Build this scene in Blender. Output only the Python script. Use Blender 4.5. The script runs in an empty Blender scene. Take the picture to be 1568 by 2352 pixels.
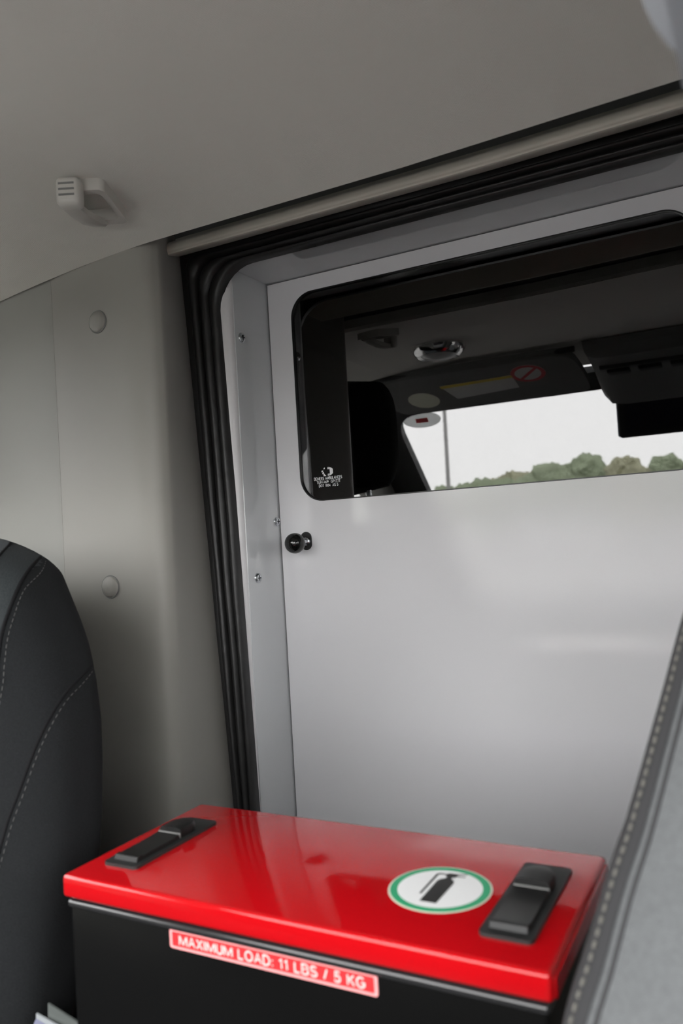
import bpy, bmesh, math, random
from mathutils import Vector, Matrix, noise
from mathutils.geometry import tessellate_polygon
random.seed(7)
SC = bpy.context.scene
COL = SC.collection
PI = math.pi

# ------------------------------------------------------------------ camera, sky, exposure
U = 1.2          # metres per layout unit (the partition stands one unit, 1.2 m, in front of the lens)
H = 1.02         # lens height above the cab floor, metres
def W(p): return Vector((p[0]*U, p[1]*U, p[2]*U + H))

cam_data = bpy.data.cameras.new('camera')
cam = bpy.data.objects.new('camera', cam_data); COL.objects.link(cam)
cam_data.sensor_fit = 'VERTICAL'; cam_data.sensor_height = 36.0; cam_data.sensor_width = 24.0
cam_data.lens = 28.04
cam_data.clip_start = 0.02; cam_data.clip_end = 400
right = Vector((0.8806, 0.4704, -0.0588))
fwd = Vector((-0.4690, 0.8826, 0.0330))
fwd.normalize(); right = (right - fwd*right.dot(fwd)).normalized(); up = right.cross(fwd)
mw = Matrix((( right.x, up.x, -fwd.x, 0), (right.y, up.y, -fwd.y, 0), (right.z, up.z, -fwd.z, H), (0, 0, 0, 1)))
cam.matrix_world = mw
cam_data.dof.use_dof = True
cam_data.dof.focus_distance = 1.30
cam_data.dof.aperture_fstop = 6.0
SC.camera = cam

world = bpy.data.worlds.new('overcast_sky'); SC.world = world; world.use_nodes = True
wn = world.node_tree.nodes; wl = world.node_tree.links
bg = wn['Background']
tc = wn.new('ShaderNodeTexCoord'); sep = wn.new('ShaderNodeSeparateXYZ'); ramp = wn.new('ShaderNodeValToRGB')
wl.new(tc.outputs['Generated'], sep.inputs[0]); wl.new(sep.outputs['Z'], ramp.inputs[0])
ramp.color_ramp.elements[0].position = 0.0; ramp.color_ramp.elements[0].color = (0.96, 0.955, 0.95, 1)
ramp.color_ramp.elements[1].position = 1.0; ramp.color_ramp.elements[1].color = (0.955, 0.96, 0.965, 1)
wl.new(ramp.outputs[0], bg.inputs['Color']); bg.inputs['Strength'].default_value = 9.7
world.cycles.sampling_method = 'AUTOMATIC'

vs = SC.view_settings
vs.view_transform = 'Standard'; vs.look = 'None'; vs.gamma = 1.0; vs.use_curve_mapping = False
vs.exposure = 0.0

# ------------------------------------------------------------------ helpers
ORG = {}
def obj(name, geo, mat, parent=None, base=None, smooth=True, sharp=38):
    """geo = (verts, faces) in layout units -> ONE mesh object"""
    vs_, fs_ = geo
    if parent is not None: o0 = ORG[parent]
    elif base is not None: o0 = W(base)
    else: o0 = Vector((0, 0, 0))
    me = bpy.data.meshes.new(name)
    me.from_pydata([W(v) - o0 for v in vs_], [], fs_)
    bm = bmesh.new(); bm.from_mesh(me); bmesh.ops.remove_doubles(bm, verts=bm.verts, dist=1e-6)
    bmesh.ops.recalc_face_normals(bm, faces=bm.faces); bm.to_mesh(me); bm.free()
    if smooth:
        for p in me.polygons:      # rounded parts smooth, large flat faces of bevelled boxes stay flat
            n_ = p.normal; p.use_smooth = not (max(abs(n_.x), abs(n_.y), abs(n_.z)) > 0.99999 and p.area > 3e-5 and len(p.vertices) == 4)
        me.set_sharp_from_angle(angle=math.radians(sharp))
    o = bpy.data.objects.new(name, me); COL.objects.link(o)
    if mat is not None: me.materials.append(mat)
    if parent is not None: o.parent = parent
    else: o.location = o0
    ORG[o] = o0
    return o
def thing(name, label, cat, base, group=None):
    e = bpy.data.objects.new(name, None); COL.objects.link(e); e.empty_display_size = 0.05
    e.location = W(base); ORG[e] = W(base); tag(e, label, cat, group); return e
def tag(o, label, cat, group=None):
    o['label'] = label; o['category'] = cat
    if group: o['group'] = group
    return o
def struct(o, label=None, cat=None):
    o['kind'] = 'structure'
    if label: o['label'] = label
    if cat: o['category'] = cat
    return o
def join(*geos):
    V, F = [], []
    for v, f in geos:
        n = len(V); V += list(v); F += [[i + n for i in q] for q in f]
    return V, F
def bm_geo(bm):
    bm.verts.index_update()
    g = ([v.co.copy() for v in bm.verts], [[v.index for v in f.verts] for f in bm.faces]); bm.free(); return g
def rbox(x0, x1, y0, y1, z0, z1, bev=0.0, seg=2):
    bm = bmesh.new(); bmesh.ops.create_cube(bm, size=1)
    for v in bm.verts:
        v.co = Vector(((x0+x1)/2 + v.co.x*(x1-x0), (y0+y1)/2 + v.co.y*(y1-y0), (z0+z1)/2 + v.co.z*(z1-z0)))
    if bev > 0: bmesh.ops.bevel(bm, geom=list(bm.edges), offset=bev, segments=seg, profile=0.5, affect='EDGES')
    return bm_geo(bm)
def grid(P, cu=False, cv=False):
    n, m = len(P), len(P[0]); V = [p for r in P for p in r]; F = []
    for i in range(n if cu else n-1):
        for j in range(m if cv else m-1):
            a, b = i*m + j, i*m + (j+1) % m; c, d = ((i+1) % n)*m + (j+1) % m, ((i+1) % n)*m + j
            F.append([a, b, c, d])
    return V, F
def frame_of(d):
    d = d.normalized(); a = Vector((0, 0, 1)) if abs(d.z) < 0.9 else Vector((1, 0, 0))
    u = d.cross(a).normalized(); return u, d.cross(u).normalized()
def tube(path, r, n=8, closed=False, cap=True):
    path = [Vector(p) for p in path]; R = []; m = len(path); u = None
    for i, p in enumerate(path):
        if closed: d = path[(i+1) % m] - path[i-1]
        else: d = path[min(i+1, m-1)] - path[max(i-1, 0)]
        d.normalize()
        if u is None: u, w = frame_of(d)
        else:
            u = (u - d*u.dot(d)).normalized(); w = d.cross(u)
        rr = r[i] if isinstance(r, (list, tuple)) else r
        R.append([p + (u*math.cos(a) + w*math.sin(a))*rr for a in [2*PI*k/n for k in range(n)]])
    V, F = grid(R, closed, True)
    if cap and not closed: F.append(list(range(n))); F.append([(m-1)*n + k for k in range(n)])
    return V, F
def lathe(prof, c, ax, n=24):
    """prof: (distance along axis, radius)"""
    c = Vector(c); ax = Vector(ax).normalized(); u, w = frame_of(ax)
    R = [[c + ax*h + (u*math.cos(a) + w*math.sin(a))*max(r, 1e-5) for a in [2*PI*k/n for k in range(n)]] for h, r in prof]
    return grid(R, False, True)
def rrect(x0, x1, z0, z1, r, n=8):
    P = []
    for cx, cz, a0 in ((x1-r, z1-r, 0), (x0+r, z1-r, 90), (x0+r, z0+r, 180), (x1-r, z0+r, 270)):
        for k in range(n+1):
            a = math.radians(a0 + 90*k/n); P.append((cx + r*math.cos(a), cz + r*math.sin(a)))
    return P
def plate(outer, holes, to3, depth):
    """flat plate from 2D outlines, to3(a, b, d) -> 3D point, given thickness"""
    loops = [outer] + holes
    tri = tessellate_polygon([[Vector((a, b, 0)) for a, b in L] for L in loops])
    flat = [p for L in loops for p in L]; n = len(flat)
    V = [to3(a, b, 0) for a, b in flat] + [to3(a, b, depth) for a, b in flat]
    F = [list(t) for t in tri] + [[i + n for i in t] for t in tri]
    s = 0
    for L in loops:
        m = len(L)
        for i in range(m): F.append([s+i, s+(i+1) % m, s+(i+1) % m+n, s+i+n])
        s += m
    return V, F
def mirror(geo, xm=-0.30):
    V, F = geo
    return [Vector((2*xm - v[0], v[1], v[2])) for v in V], [list(reversed(f)) for f in F]
def smooth_path(pts, per=6):
    pts = [Vector(p) for p in pts]; out = []; n = len(pts)
    for i in range(n-1):
        p0, p1, p2, p3 = pts[max(i-1, 0)], pts[i], pts[i+1], pts[min(i+2, n-1)]
        for k in range(per):
            t = k/per
            out.append(0.5*((2*p1) + (p2-p0)*t + (2*p0-5*p1+4*p2-p3)*t*t + (3*p1-p0-3*p2+p3)*t*t*t))
    out.append(pts[-1]); return out
def interp(tab, x):
    if x <= tab[0][0]: return tab[0][1]
    for (a, fa), (b, fb) in zip(tab, tab[1:]):
        if x <= b: return fa + (fb-fa)*(x-a)/(b-a)
    return tab[-1][1]
def arc(cx, cy, rx, ry, a0, a1, n=10):
    return [(cx + rx*math.cos(math.radians(a0 + (a1-a0)*k/n)), cy + ry*math.sin(math.radians(a0 + (a1-a0)*k/n))) for k in range(n+1)]
GLYPH = {
 'A': (.68, [[(0, 0), (.34, 1), (.68, 0)], [(.13, .35), (.55, .35)]]),
 'B': (.60, [[(0, 0), (0, 1)] + arc(.32, .765, .24, .235, 90, -90) + [(0, .53)], [(.30, .53)] + arc(.33, .265, .27, .265, 90, -90) + [(0, 0)]]),
 'C': (.66, [arc(.36, .5, .36, .5, 45, 315, 16)]),
 'D': (.64, [[(0, 0), (0, 1)] + arc(.26, .5, .38, .5, 90, -90, 14) + [(0, 0)]]),
 'E': (.57, [[(.55, 1), (0, 1), (0, 0), (.57, 0)], [(0, .52), (.5, .52)]]),
 'F': (.53, [[(.53, 1), (0, 1), (0, 0)], [(0, .5), (.46, .5)]]),
 'G': (.72, [arc(.37, .5, .37, .5, 45, 320, 16) + [(.71, .22), (.71, .46), (.40, .46)]]),
 'I': (.06, [[(.03, 0), (.03, 1)]]), 'K': (.60, [[(0, 0), (0, 1)], [(.58, 1), (.02, .40)], [(.2, .58), (.60, 0)]]),
 'L': (.50, [[(0, 1), (0, 0), (.5, 0)]]), 'M': (.86, [[(0, 0), (0, 1)], [(.03, 1), (.43, .05), (.83, 1)], [(.86, 1), (.86, 0)]]), 'N': (.58, [[(0, 0), (0, 1), (.58, 0), (.58, 1)]]),
 'O': (.76, [arc(.38, .5, .38, .5, 0, 360, 22)]), 'P': (.58, [[(0, 0), (0, 1)] + arc(.32, .74, .26, .26, 90, -90) + [(0, .48)]]),
 'R': (.62, [[(0, 0), (0, 1)] + arc(.32, .74, .26, .26, 90, -90) + [(0, .48)], [(.28, .48), (.62, 0)]]),
 'S': (.58, [arc(.29, .755, .26, .245, 25, 270, 12)[:-1] + arc(.29, .255, .29, .255, 90, -155, 12)]),
 'T': (.60, [[(0, 1), (.6, 1)], [(.3, 1), (.3, 0)]]), 'U': (.58, [[(0, 1)] + arc(.29, .29, .29, .29, 180, 360) + [(.58, 1)]]),
 'X': (.62, [[(0, 0), (.62, 1)], [(0, 1), (.62, 0)]]), '1': (.30, [[(.0, .74), (.22, .98), (.22, 0)]]),
 '4': (.55, [[(.42, 0), (.42, 1), (0, .30), (.56, .30)]]), '5': (.54, [[(.50, 1), (.10, 1), (.05, .50)] + arc(.26, .32, .27, .32, 130, -155, 12)]),
 '7': (.50, [[(0, 1), (.5, 1), (.2, 0)]]), '0': (.50, [arc(.25, .5, .25, .5, 0, 360, 18)]),
 ':': (.06, [[(.03, .04), (.03, .16)], [(.03, .56), (.03, .68)]]), '/': (.30, [[(0, 0), (.3, 1)]]),
 '\u00ae': (.55, [arc(.27, .66, .27, .34, 0, 360, 14), [(.2, .5), (.2, .84), (.36, .8), (.36, .7), (.2, .66)]]), ' ': (.22, []) }
def text_geo(s, width, height, to3, d, t=0.13, gap=0.25):
    """flat printed capitals drawn as mitred strokes, fitted into width x height; to3(a, b, d)"""
    x = 0.0; lines = []
    for ch in s:
        w, st_ = GLYPH[ch]
        for pl in st_: lines.append([(x + a, t/2 + b*(1-t)) for a, b in pl])
        x += w + gap
    x -= gap; V, F = [], []; sx, sy = width/x, height
    for pl in lines:
        n = len(pl); closed = n > 2 and abs(pl[0][0]-pl[-1][0]) + abs(pl[0][1]-pl[-1][1]) < 1e-6; b0 = len(V)
        tx, ty = t*height/sx, t           # same stroke width across and up
        for k, p in enumerate(pl):
            a = pl[k-1] if k else (pl[-2] if closed else p); c = pl[k+1] if k < n-1 else (pl[1] if closed else p)
            d1 = Vector((p[0]-a[0], p[1]-a[1])); d2 = Vector((c[0]-p[0], c[1]-p[1]))
            if d1.length == 0: d1 = d2
            if d2.length == 0: d2 = d1
            d1.normalize(); d2.normalize(); m = Vector((-(d1.y+d2.y), d1.x+d2.x)); m = m.normalized() if m.length > 1e-3 else Vector((-d1.y, d1.x))
            k_ = min(1.6, 1/max(0.3, m.dot(Vector((-d1.y, d1.x)))))
            for sg in (-0.5, 0.5): V.append(to3((p[0] + m.x*tx*sg*k_ - x/2)*sx, (p[1] + m.y*ty*sg*k_ - 0.5)*sy, d))
        for k in range(n-1): F.append([b0+2*k, b0+2*k+1, b0+2*k+3, b0+2*k+2])
    return V, F

# ------------------------------------------------------------------ materials
def lin(r, g, b):
    f = lambda c: ((c/255+0.055)/1.055)**2.4 if c > 10 else c/255/12.92
    return (f(r), f(g), f(b), 1)
def mat(name, col, rough=0.5, metal=0.0, spec=0.5, bump=None, var=None, coat=0.0, ior=1.5, sheen=0.0):
    """bump = (scale, strength, distance, detail) noise relief; var = (scale, amount) colour variation"""
    m = bpy.data.materials.new(name); m.use_nodes = True; nt = m.node_tree; b = nt.nodes['Principled BSDF']
    c = lin(*col) if max(col) > 1.5 else (*col, 1)
    b.inputs['Base Color'].default_value = c; b.inputs['Roughness'].default_value = rough
    b.inputs['Metallic'].default_value = metal; b.inputs['Specular IOR Level'].default_value = spec; b.inputs['IOR'].default_value = ior
    b.inputs['Coat Weight'].default_value = coat; b.inputs['Coat Roughness'].default_value = 0.05
    b.inputs['Sheen Weight'].default_value = sheen
    tcn = nt.nodes.new('ShaderNodeTexCoord')
    if var:
        nz = nt.nodes.new('ShaderNodeTexNoise'); nz.inputs['Scale'].default_value = var[0]; nz.inputs['Detail'].default_value = 5
        nt.links.new(tcn.outputs['Object'], nz.inputs['Vector'])
        mx = nt.nodes.new('ShaderNodeMix'); mx.data_type = 'RGBA'
        a = var[1]; mx.inputs[6].default_value = tuple(x*(1-a) for x in c[:3]) + (1,); mx.inputs[7].default_value = tuple(min(1, x*(1+a)) for x in c[:3]) + (1,)
        nt.links.new(nz.outputs['Fac'], mx.inputs[0]); nt.links.new(mx.outputs[2], b.inputs['Base Color'])
    if bump:
        nz = nt.nodes.new('ShaderNodeTexNoise'); nz.inputs['Scale'].default_value = bump[0]; nz.inputs['Detail'].default_value = bump[3]
        nt.links.new(tcn.outputs['Object'], nz.inputs['Vector'])
        bp = nt.nodes.new('ShaderNodeBump'); bp.inputs['Strength'].default_value = bump[1]; bp.inputs['Distance'].default_value = bump[2]
        nt.links.new(nz.outputs['Fac'], bp.inputs['Height']); nt.links.new(bp.outputs[0], b.inputs['Normal'])
    return m
def weave(name, col, pitch, strength, amount=0.12, rough=0.95, axes='XY', blotch=0.0, sheen=0.0):
    """woven cloth: product of two sine waves as relief plus a little colour"""
    m = mat(name, col, rough, spec=0.15, sheen=sheen); nt = m.node_tree; b = nt.nodes['Principled BSDF']; c = b.inputs['Base Color'].default_value[:]
    tcn = nt.nodes.new('ShaderNodeTexCoord'); sp = nt.nodes.new('ShaderNodeSeparateXYZ'); nt.links.new(tcn.outputs['Object'], sp.inputs[0])
    def math_(op, a, bb=None):
        n = nt.nodes.new('ShaderNodeMath'); n.operation = op
        for k, v in enumerate((a, bb)):
            if v is None: continue
            if isinstance(v, (int, float)): n.inputs[k].default_value = v
            else: nt.links.new(v, n.inputs[k])
        return n.outputs[0]
    k = 2*PI/pitch; a, bb = sp.outputs[axes[0]], sp.outputs[axes[1]]
    s1 = math_('SINE', math_('MULTIPLY', math_('ADD', a, bb), k*0.7071)); s2 = math_('SINE', math_('MULTIPLY', math_('SUBTRACT', a, bb), k*0.7071))
    h = math_('MULTIPLY', s1, s2)
    fac = math_('MULTIPLY_ADD', h, 0.5); nt.nodes[-1].inputs[2].default_value = 0.5
    if blotch:
        nz = nt.nodes.new('ShaderNodeTexNoise'); nz.inputs['Scale'].default_value = 130; nz.inputs['Detail'].default_value = 6; nt.links.new(tcn.outputs['Object'], nz.inputs['Vector'])
        fac = math_('ADD', fac, math_('MULTIPLY', math_('SUBTRACT', nz.outputs['Fac'], 0.5), blotch))
    mx = nt.nodes.new('ShaderNodeMix'); mx.data_type = 'RGBA'
    mx.inputs[6].default_value = tuple(x*(1-amount) for x in c[:3]) + (1,); mx.inputs[7].default_value = tuple(x*(1+amount) for x in c[:3]) + (1,)
    nt.links.new(fac, mx.inputs[0]); nt.links.new(mx.outputs[2], b.inputs['Base Color'])
    bp = nt.nodes.new('ShaderNodeBump'); bp.inputs['Strength'].default_value = strength; bp.inputs['Distance'].default_value = pitch*0.4
    nt.links.new(h, bp.inputs['Height']); nt.links.new(bp.outputs[0], b.inputs['Normal'])
    return m
def thin_glass(name, tint, ior):
    """sheet glazing: tinted see-through plus a Fresnel mirror reflection"""
    m = bpy.data.materials.new(name); m.use_nodes = True; nt = m.node_tree
    for n in list(nt.nodes):
        if n.type != 'OUTPUT_MATERIAL': nt.nodes.remove(n)
    out = [n for n in nt.nodes if n.type == 'OUTPUT_MATERIAL'][0]
    tr = nt.nodes.new('ShaderNodeBsdfTransparent'); tr.inputs[0].default_value = (*tint, 1)
    gl = nt.nodes.new('ShaderNodeBsdfGlossy'); gl.inputs['Roughness'].default_value = 0.0; gl.inputs['Color'].default_value = (1, 1, 1, 1)
    fr = nt.nodes.new('ShaderNodeFresnel'); 
    ge = nt.nodes.new('ShaderNodeNewGeometry'); io = nt.nodes.new('ShaderNodeMix'); io.data_type = 'FLOAT'
    io.inputs[2].default_value = ior; io.inputs[3].default_value = 1/ior          # same air-to-glass reflection on both faces of the sheet
    nt.links.new(ge.outputs['Backfacing'], io.inputs[0]); nt.links.new(io.outputs[0], fr.inputs['IOR'])
    mx = nt.nodes.new('ShaderNodeMixShader')
    nt.links.new(fr.outputs[0], mx.inputs[0]); nt.links.new(tr.outputs[0], mx.inputs[1]); nt.links.new(gl.outputs[0], mx.inputs[2]); nt.links.new(mx.outputs[0], out.inputs[0])
    return m

M = {}
M['headliner'] = weave('headliner_cloth', (0.66, 0.643, 0.598), 0.0024, 0.4, 0.10)
M['pillar'] = mat('pillar_plastic', (0.27, 0.262, 0.240), 0.5, spec=0.35, bump=(1400, 0.12, 0.0006, 2))
M['panel'] = mat('side_panel_plastic', (0.28, 0.278, 0.258), 0.55, spec=0.3, bump=(1400, 0.12, 0.0006, 2))
M['rail'] = mat('rail_plastic', (0.55, 0.52, 0.45), 0.34, spec=0.5)
M['rubber'] = mat('black_rubber', (0.020, 0.020, 0.020), 0.42, spec=0.5, bump=(60, 0.25, 0.004, 3), var=(25, 0.4))
M['white'] = mat('white_gloss_paint', (0.70, 0.695, 0.715), 0.05, spec=0.5, bump=(420, 0.05, 0.0012, 2))
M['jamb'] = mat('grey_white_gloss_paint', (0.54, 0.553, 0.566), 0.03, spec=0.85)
M['edge'] = mat('white_rounded_edge_paint', (0.74, 0.73, 0.74), 0.28, spec=0.5)
M['gasket'] = mat('black_gasket', (0.01, 0.01, 0.01), 0.35)
M['tint'] = thin_glass('tinted_partition_pane', (0.25, 0.25, 0.25), 1.90)
M['glass'] = thin_glass('clear_vehicle_glass', (0.955, 0.955, 0.955), 1.5)
M['print'] = mat('white_print', (0.85, 0.85, 0.85), 0.6)
M['black_ball'] = mat('black_phenolic', (0.006, 0.006, 0.006), 0.10, spec=0.6)
M['steel'] = mat('zinc_steel', (0.62, 0.64, 0.66), 0.22, metal=1.0)
M['dark_hole'] = mat('dark_recess', (0.012, 0.012, 0.012), 0.7)
M['red'] = mat('red_gloss_paint', (0.46, 0.004, 0.007), 0.06, spec=0.5, bump=(300, 0.03, 0.001, 2))
M['black_box'] = mat('black_satin_steel', (0.004, 0.004, 0.004), 0.22, spec=0.3, bump=(500, 0.05, 0.0006, 2))
M['rim_black'] = mat('black_gloss_rim', (0.02, 0.02, 0.021), 0.16, spec=0.8)
M['black_plastic'] = mat('black_latch_plastic', (0.007, 0.007, 0.007), 0.38, spec=0.3, bump=(900, 0.1, 0.0004, 2))
M['black_plastic_grey'] = mat('charcoal_latch_plate', (0.018, 0.019, 0.019), 0.5, spec=0.4)
M['label_red'] = mat('label_red', (0.72, 0.03, 0.035), 0.35)
M['label_pink'] = mat('label_border', (0.90, 0.36, 0.36), 0.45)
M['label_text'] = mat('label_lettering', (0.95, 0.62, 0.60), 0.45)
M['stk_white'] = mat('sticker_white', (0.86, 0.87, 0.87), 0.35)
M['stk_cream'] = mat('sticker_cream', (0.74, 0.74, 0.60), 0.4)
M['stk_green'] = mat('sticker_green', (0.022, 0.36, 0.16), 0.35)
M['stk_black'] = mat('sticker_black', (0.012, 0.012, 0.012), 0.4)
M['seat_dark'] = mat('charcoal_seat_cloth', (0.014, 0.015, 0.016), 0.95, spec=0.1, bump=(900, 0.5, 0.001, 3), var=(700, 0.55), sheen=0.015)
M['seat_grey'] = mat('slate_seat_cloth', (0.072, 0.082, 0.090), 0.95, spec=0.1, bump=(900, 0.5, 0.001, 3), var=(700, 0.5), sheen=0.04)
M['seat_mid'] = mat('dark_slate_seat_cloth', (0.036, 0.041, 0.043), 0.95, spec=0.1, bump=(900, 0.5, 0.001, 3), var=(700, 0.5), sheen=0.02)
M['seat_light'] = mat('light_grey_seat_cloth', (0.125, 0.130, 0.134), 0.95, spec=0.1, bump=(700, 0.5, 0.001, 4), var=(260, 0.22), sheen=0.05)
M['piping'] = mat('seam_piping', (0.008, 0.008, 0.009), 0.9, spec=0.2)
M['piping_grey'] = mat('grey_seam_piping', (0.045, 0.045, 0.047), 0.9, spec=0.2)
M['thread'] = mat('grey_thread', (0.09, 0.09, 0.088), 0.8, spec=0.2)
M['thread_light'] = mat('pale_thread', (0.13, 0.125, 0.112), 0.8, spec=0.2)
M['hook'] = mat('hook_plastic', (0.50, 0.485, 0.45), 0.45, spec=0.4, bump=(1200, 0.08, 0.0005, 2))
M['dark_trim'] = mat('dark_interior_trim', (0.035, 0.035, 0.036), 0.6, bump=(900, 0.1, 0.0006, 2))
M['grey_trim'] = mat('grey_interior_trim', (0.16, 0.16, 0.155), 0.6)
M['chrome'] = mat('chrome', (0.8, 0.8, 0.8), 0.08, metal=1.0)
M['lens'] = mat('lamp_lens', (0.75, 0.76, 0.75), 0.25)
M['floor'] = mat('rubber_floor', (0.05, 0.05, 0.052), 0.8, var=(12, 0.3))
M['console_light'] = mat('pale_console_plastic', (0.46, 0.49, 0.53), 0.5)
M['screen'] = mat('dark_screen', (0.012, 0.011, 0.022), 0.12)
M['visor_cloth'] = weave('visor_cloth', (0.20, 0.20, 0.195), 0.003, 0.3, 0.1, axes='XZ')
M['paper'] = mat('paper_white', (0.62, 0.62, 0.60), 0.7)
M['sheet'] = mat('sleeve_insert', (0.30, 0.32, 0.33), 0.3)
M['yellow'] = mat('label_yellow', (0.75, 0.55, 0.05), 0.6)
M['red_print'] = mat('red_print', (0.6, 0.04, 0.05), 0.5)
M['blue_stripe'] = mat('blue_grey_stripe', (0.23, 0.24, 0.34), 0.35)
M['sleeve'] = mat('pale_sleeve', (0.10, 0.11, 0.105), 0.25, spec=0.5)
M['leaf'] = mat('foliage', (0.30, 0.35, 0.24), 0.9, spec=0.1, var=(1.3, 0.45))
M['leaf2'] = mat('foliage_olive', (0.36, 0.36, 0.25), 0.9, spec=0.1, var=(1.3, 0.45))
M['bark'] = mat('bark', (0.12, 0.10, 0.08), 0.9)
M['asphalt'] = mat('concrete_lot', (0.30, 0.295, 0.285), 0.9, var=(2, 0.2))
M['galv'] = mat('galvanised_pole', (0.30, 0.30, 0.29), 0.6)
M['compartment'] = mat('compartment_grey', (0.10, 0.10, 0.10), 0.7)

FZ = -H/U                 # floor height in layout units
XM = -0.30                # vehicle centreline
XL, XR = -1.11, 0.51      # inner faces of the doors

# ------------------------------------------------------------------ the shell of the cab
struct(obj('floor', rbox(XL-0.05, XR+0.05, -1.0, 1.0, FZ-0.03, FZ), M['floor'], smooth=False), 'dark ribless rubber cab floor', 'floor')

EDGE_Y = 0.737
def ceil_z(x, y):
    z = 0.369 + 0.060*(1-math.exp(-max(EDGE_Y-y, 0)/0.25))
    for s in ((-0.62-x), (x-0.02)):
        if s > 0: z -= 0.021*(s/0.275)**1.6
    z += 0.006*max(0.0, (x+0.3)/0.3)*max(0, 1-(EDGE_Y-y)/0.15)
    return z
nx, ny = 64, 60
P = []
for j in range(ny+1):
    y = EDGE_Y + (-0.20-EDGE_Y)*j/ny
    P.append([(XL + (XR-XL)*i/nx, y, ceil_z(XL + (XR-XL)*i/nx, y)) for i in range(nx+1)])
lip = [[(p[0], p[1]+0.004, p[2]+0.005) for p in P[0]], [(p[0], p[1]+0.004, p[2]+0.02) for p in P[0]]]
struct(obj('ceiling', grid(list(reversed(lip)) + P), M['headliner']), 'taupe woven cloth headliner over the cab', 'ceiling')
struct(obj('roof_panel', rbox(XL-0.05, XR+0.05, -0.22, 1.3, 0.47, 0.49), M['compartment'], smooth=False), 'painted roof skin above the headliner', 'roof')

# side walls with the door windows, A-pillars and windscreen frame
side_outline = [(0.96, FZ), (0.96, 0.47), (-0.20, 0.47), (-0.20, 0.405), (-0.95, -0.29), (-0.95, FZ)]
side_hole = [(0.57, -0.08), (0.57, 0.29), (0.54, 0.32), (-0.09, 0.32), (-0.13, 0.305), (-0.54, -0.08)]
for nm, x, d, wn_, who in (('wall_left', XL, -0.05, 'window_2', 'left'), ('wall_right', XR, 0.05, 'window_3', 'right')):
    w = struct(obj(nm, plate(side_outline, [side_hole], lambda a, b, t, x=x, d=d: (x + t*d/0.05, a, b), 0.05), M['panel'], smooth=False),
               'taupe plastic inner side of the %s cab door' % who, 'wall')
    xx = x + d*0.5
    g = struct(obj(wn_, plate(side_hole, [], lambda a, b, t, xx=xx: (xx + t, a, b), 0.003), M['glass'], smooth=False), 'clear glass of the %s cab door' % who, 'window')
def ws(a, t, d=0.0):       # windscreen plane: a across, t down the slope
    y0, z0, y1, z1 = -0.20, 0.405, -0.95, -0.29
    n = Vector((0, z0-z1, -(y0-y1))).normalized()   # outward, up and forward
    return (a, y0 + (y1-y0)*t - d*0.68, z0 + (z1-z0)*t + d*0.73)
def round_poly(pts, r, n=6):
    out = []; m = len(pts)
    for i in range(m):
        p, q, s = Vector(pts[i-1]), Vector(pts[i]), Vector(pts[(i+1) % m])
        a = q + (p-q).normalized()*r; b = q + (s-q).normalized()*r
        for k in range(n+1):
            t = k/n; out.append(tuple((1-t)**2*a + 2*t*(1-t)*q + t*t*b))
    return out
ws_hole = round_poly([(-0.995, 0.06), (0.395, 0.06), (0.395, 0.97), (-0.995, 0.97)], 0.09)
struct(obj('wall_front', plate([(XL-0.05, 0.0), (XR+0.05, 0.0), (XR+0.05, 1.0), (XL-0.05, 1.0)], [ws_hole], lambda a, b, t: ws(a, b, t), 0.03), M['dark_trim'], smooth=False),
       'dark windscreen surround with both front pillars', 'wall')
struct(obj('window_4', plate(ws_hole, [], lambda a, b, t: ws(a, b, 0.012+t), 0.004), M['glass'], smooth=False), 'curved-corner windscreen in front of the dashboard', 'window')
struct(obj('firewall', rbox(XL-0.05, XR+0.05, -0.98, -0.95, FZ, -0.27), M['dark_trim'], smooth=False), 'dark firewall below the windscreen', 'wall')

# hoop of the body around the opening (closes the cab behind the trims)
hoop_hole = [(-0.655, FZ+0.001), (-0.655, 0.40), (0.055, 0.40), (0.055, FZ+0.001)]
struct(obj('body_hoop', plate([(XL, FZ), (XL, 0.47), (XR, 0.47), (XR, FZ), (0.055, FZ), (0.055, 0.40), (-0.655, 0.40), (-0.655, FZ)], [],
       lambda a, b, t: (a, 0.902 + t, b), 0.05), M['compartment'], smooth=False), 'steel body hoop hidden behind the pillar trims', 'wall')

# patient compartment behind the partition: unlit
comp = join(rbox(-0.95, 0.35, 2.2, 2.22, FZ, 0.47), rbox(-0.97, -0.95, 0.96, 2.22, FZ, 0.47), rbox(0.35, 0.37, 0.96, 2.22, FZ, 0.47),
            rbox(-0.97, 0.37, 1.3, 2.22, 0.47, 0.49), rbox(-0.97, 0.37, 1.0, 2.22, FZ-0.03, FZ))
struct(obj('wall_compartment', comp, M['compartment'], smooth=False), 'unlit rear compartment behind the partition window', 'wall')

# ------------------------------------------------------------------ partition: wall_back with window, jambs, soffit, screws
JX, TZ = -0.636, 0.385
WX0, WX1, WZ0, WZ1 = -0.596, -0.050, 0.0555, 0.3615
win = rrect(WX0, WX1, WZ0, WZ1, 0.036, 10)
wall = struct(obj('wall_back', plate([(JX+0.0015, FZ), (-0.6-JX-0.0015, FZ), (-0.6-JX-0.0015, TZ-0.0015), (JX+0.0015, TZ-0.0015)], [win],
              lambda a, b, t: (a, 1.0 + t, b), 0.018), M['white'], smooth=False), 'glossy white painted partition panel between cab and rear compartment', 'wall')
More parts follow.
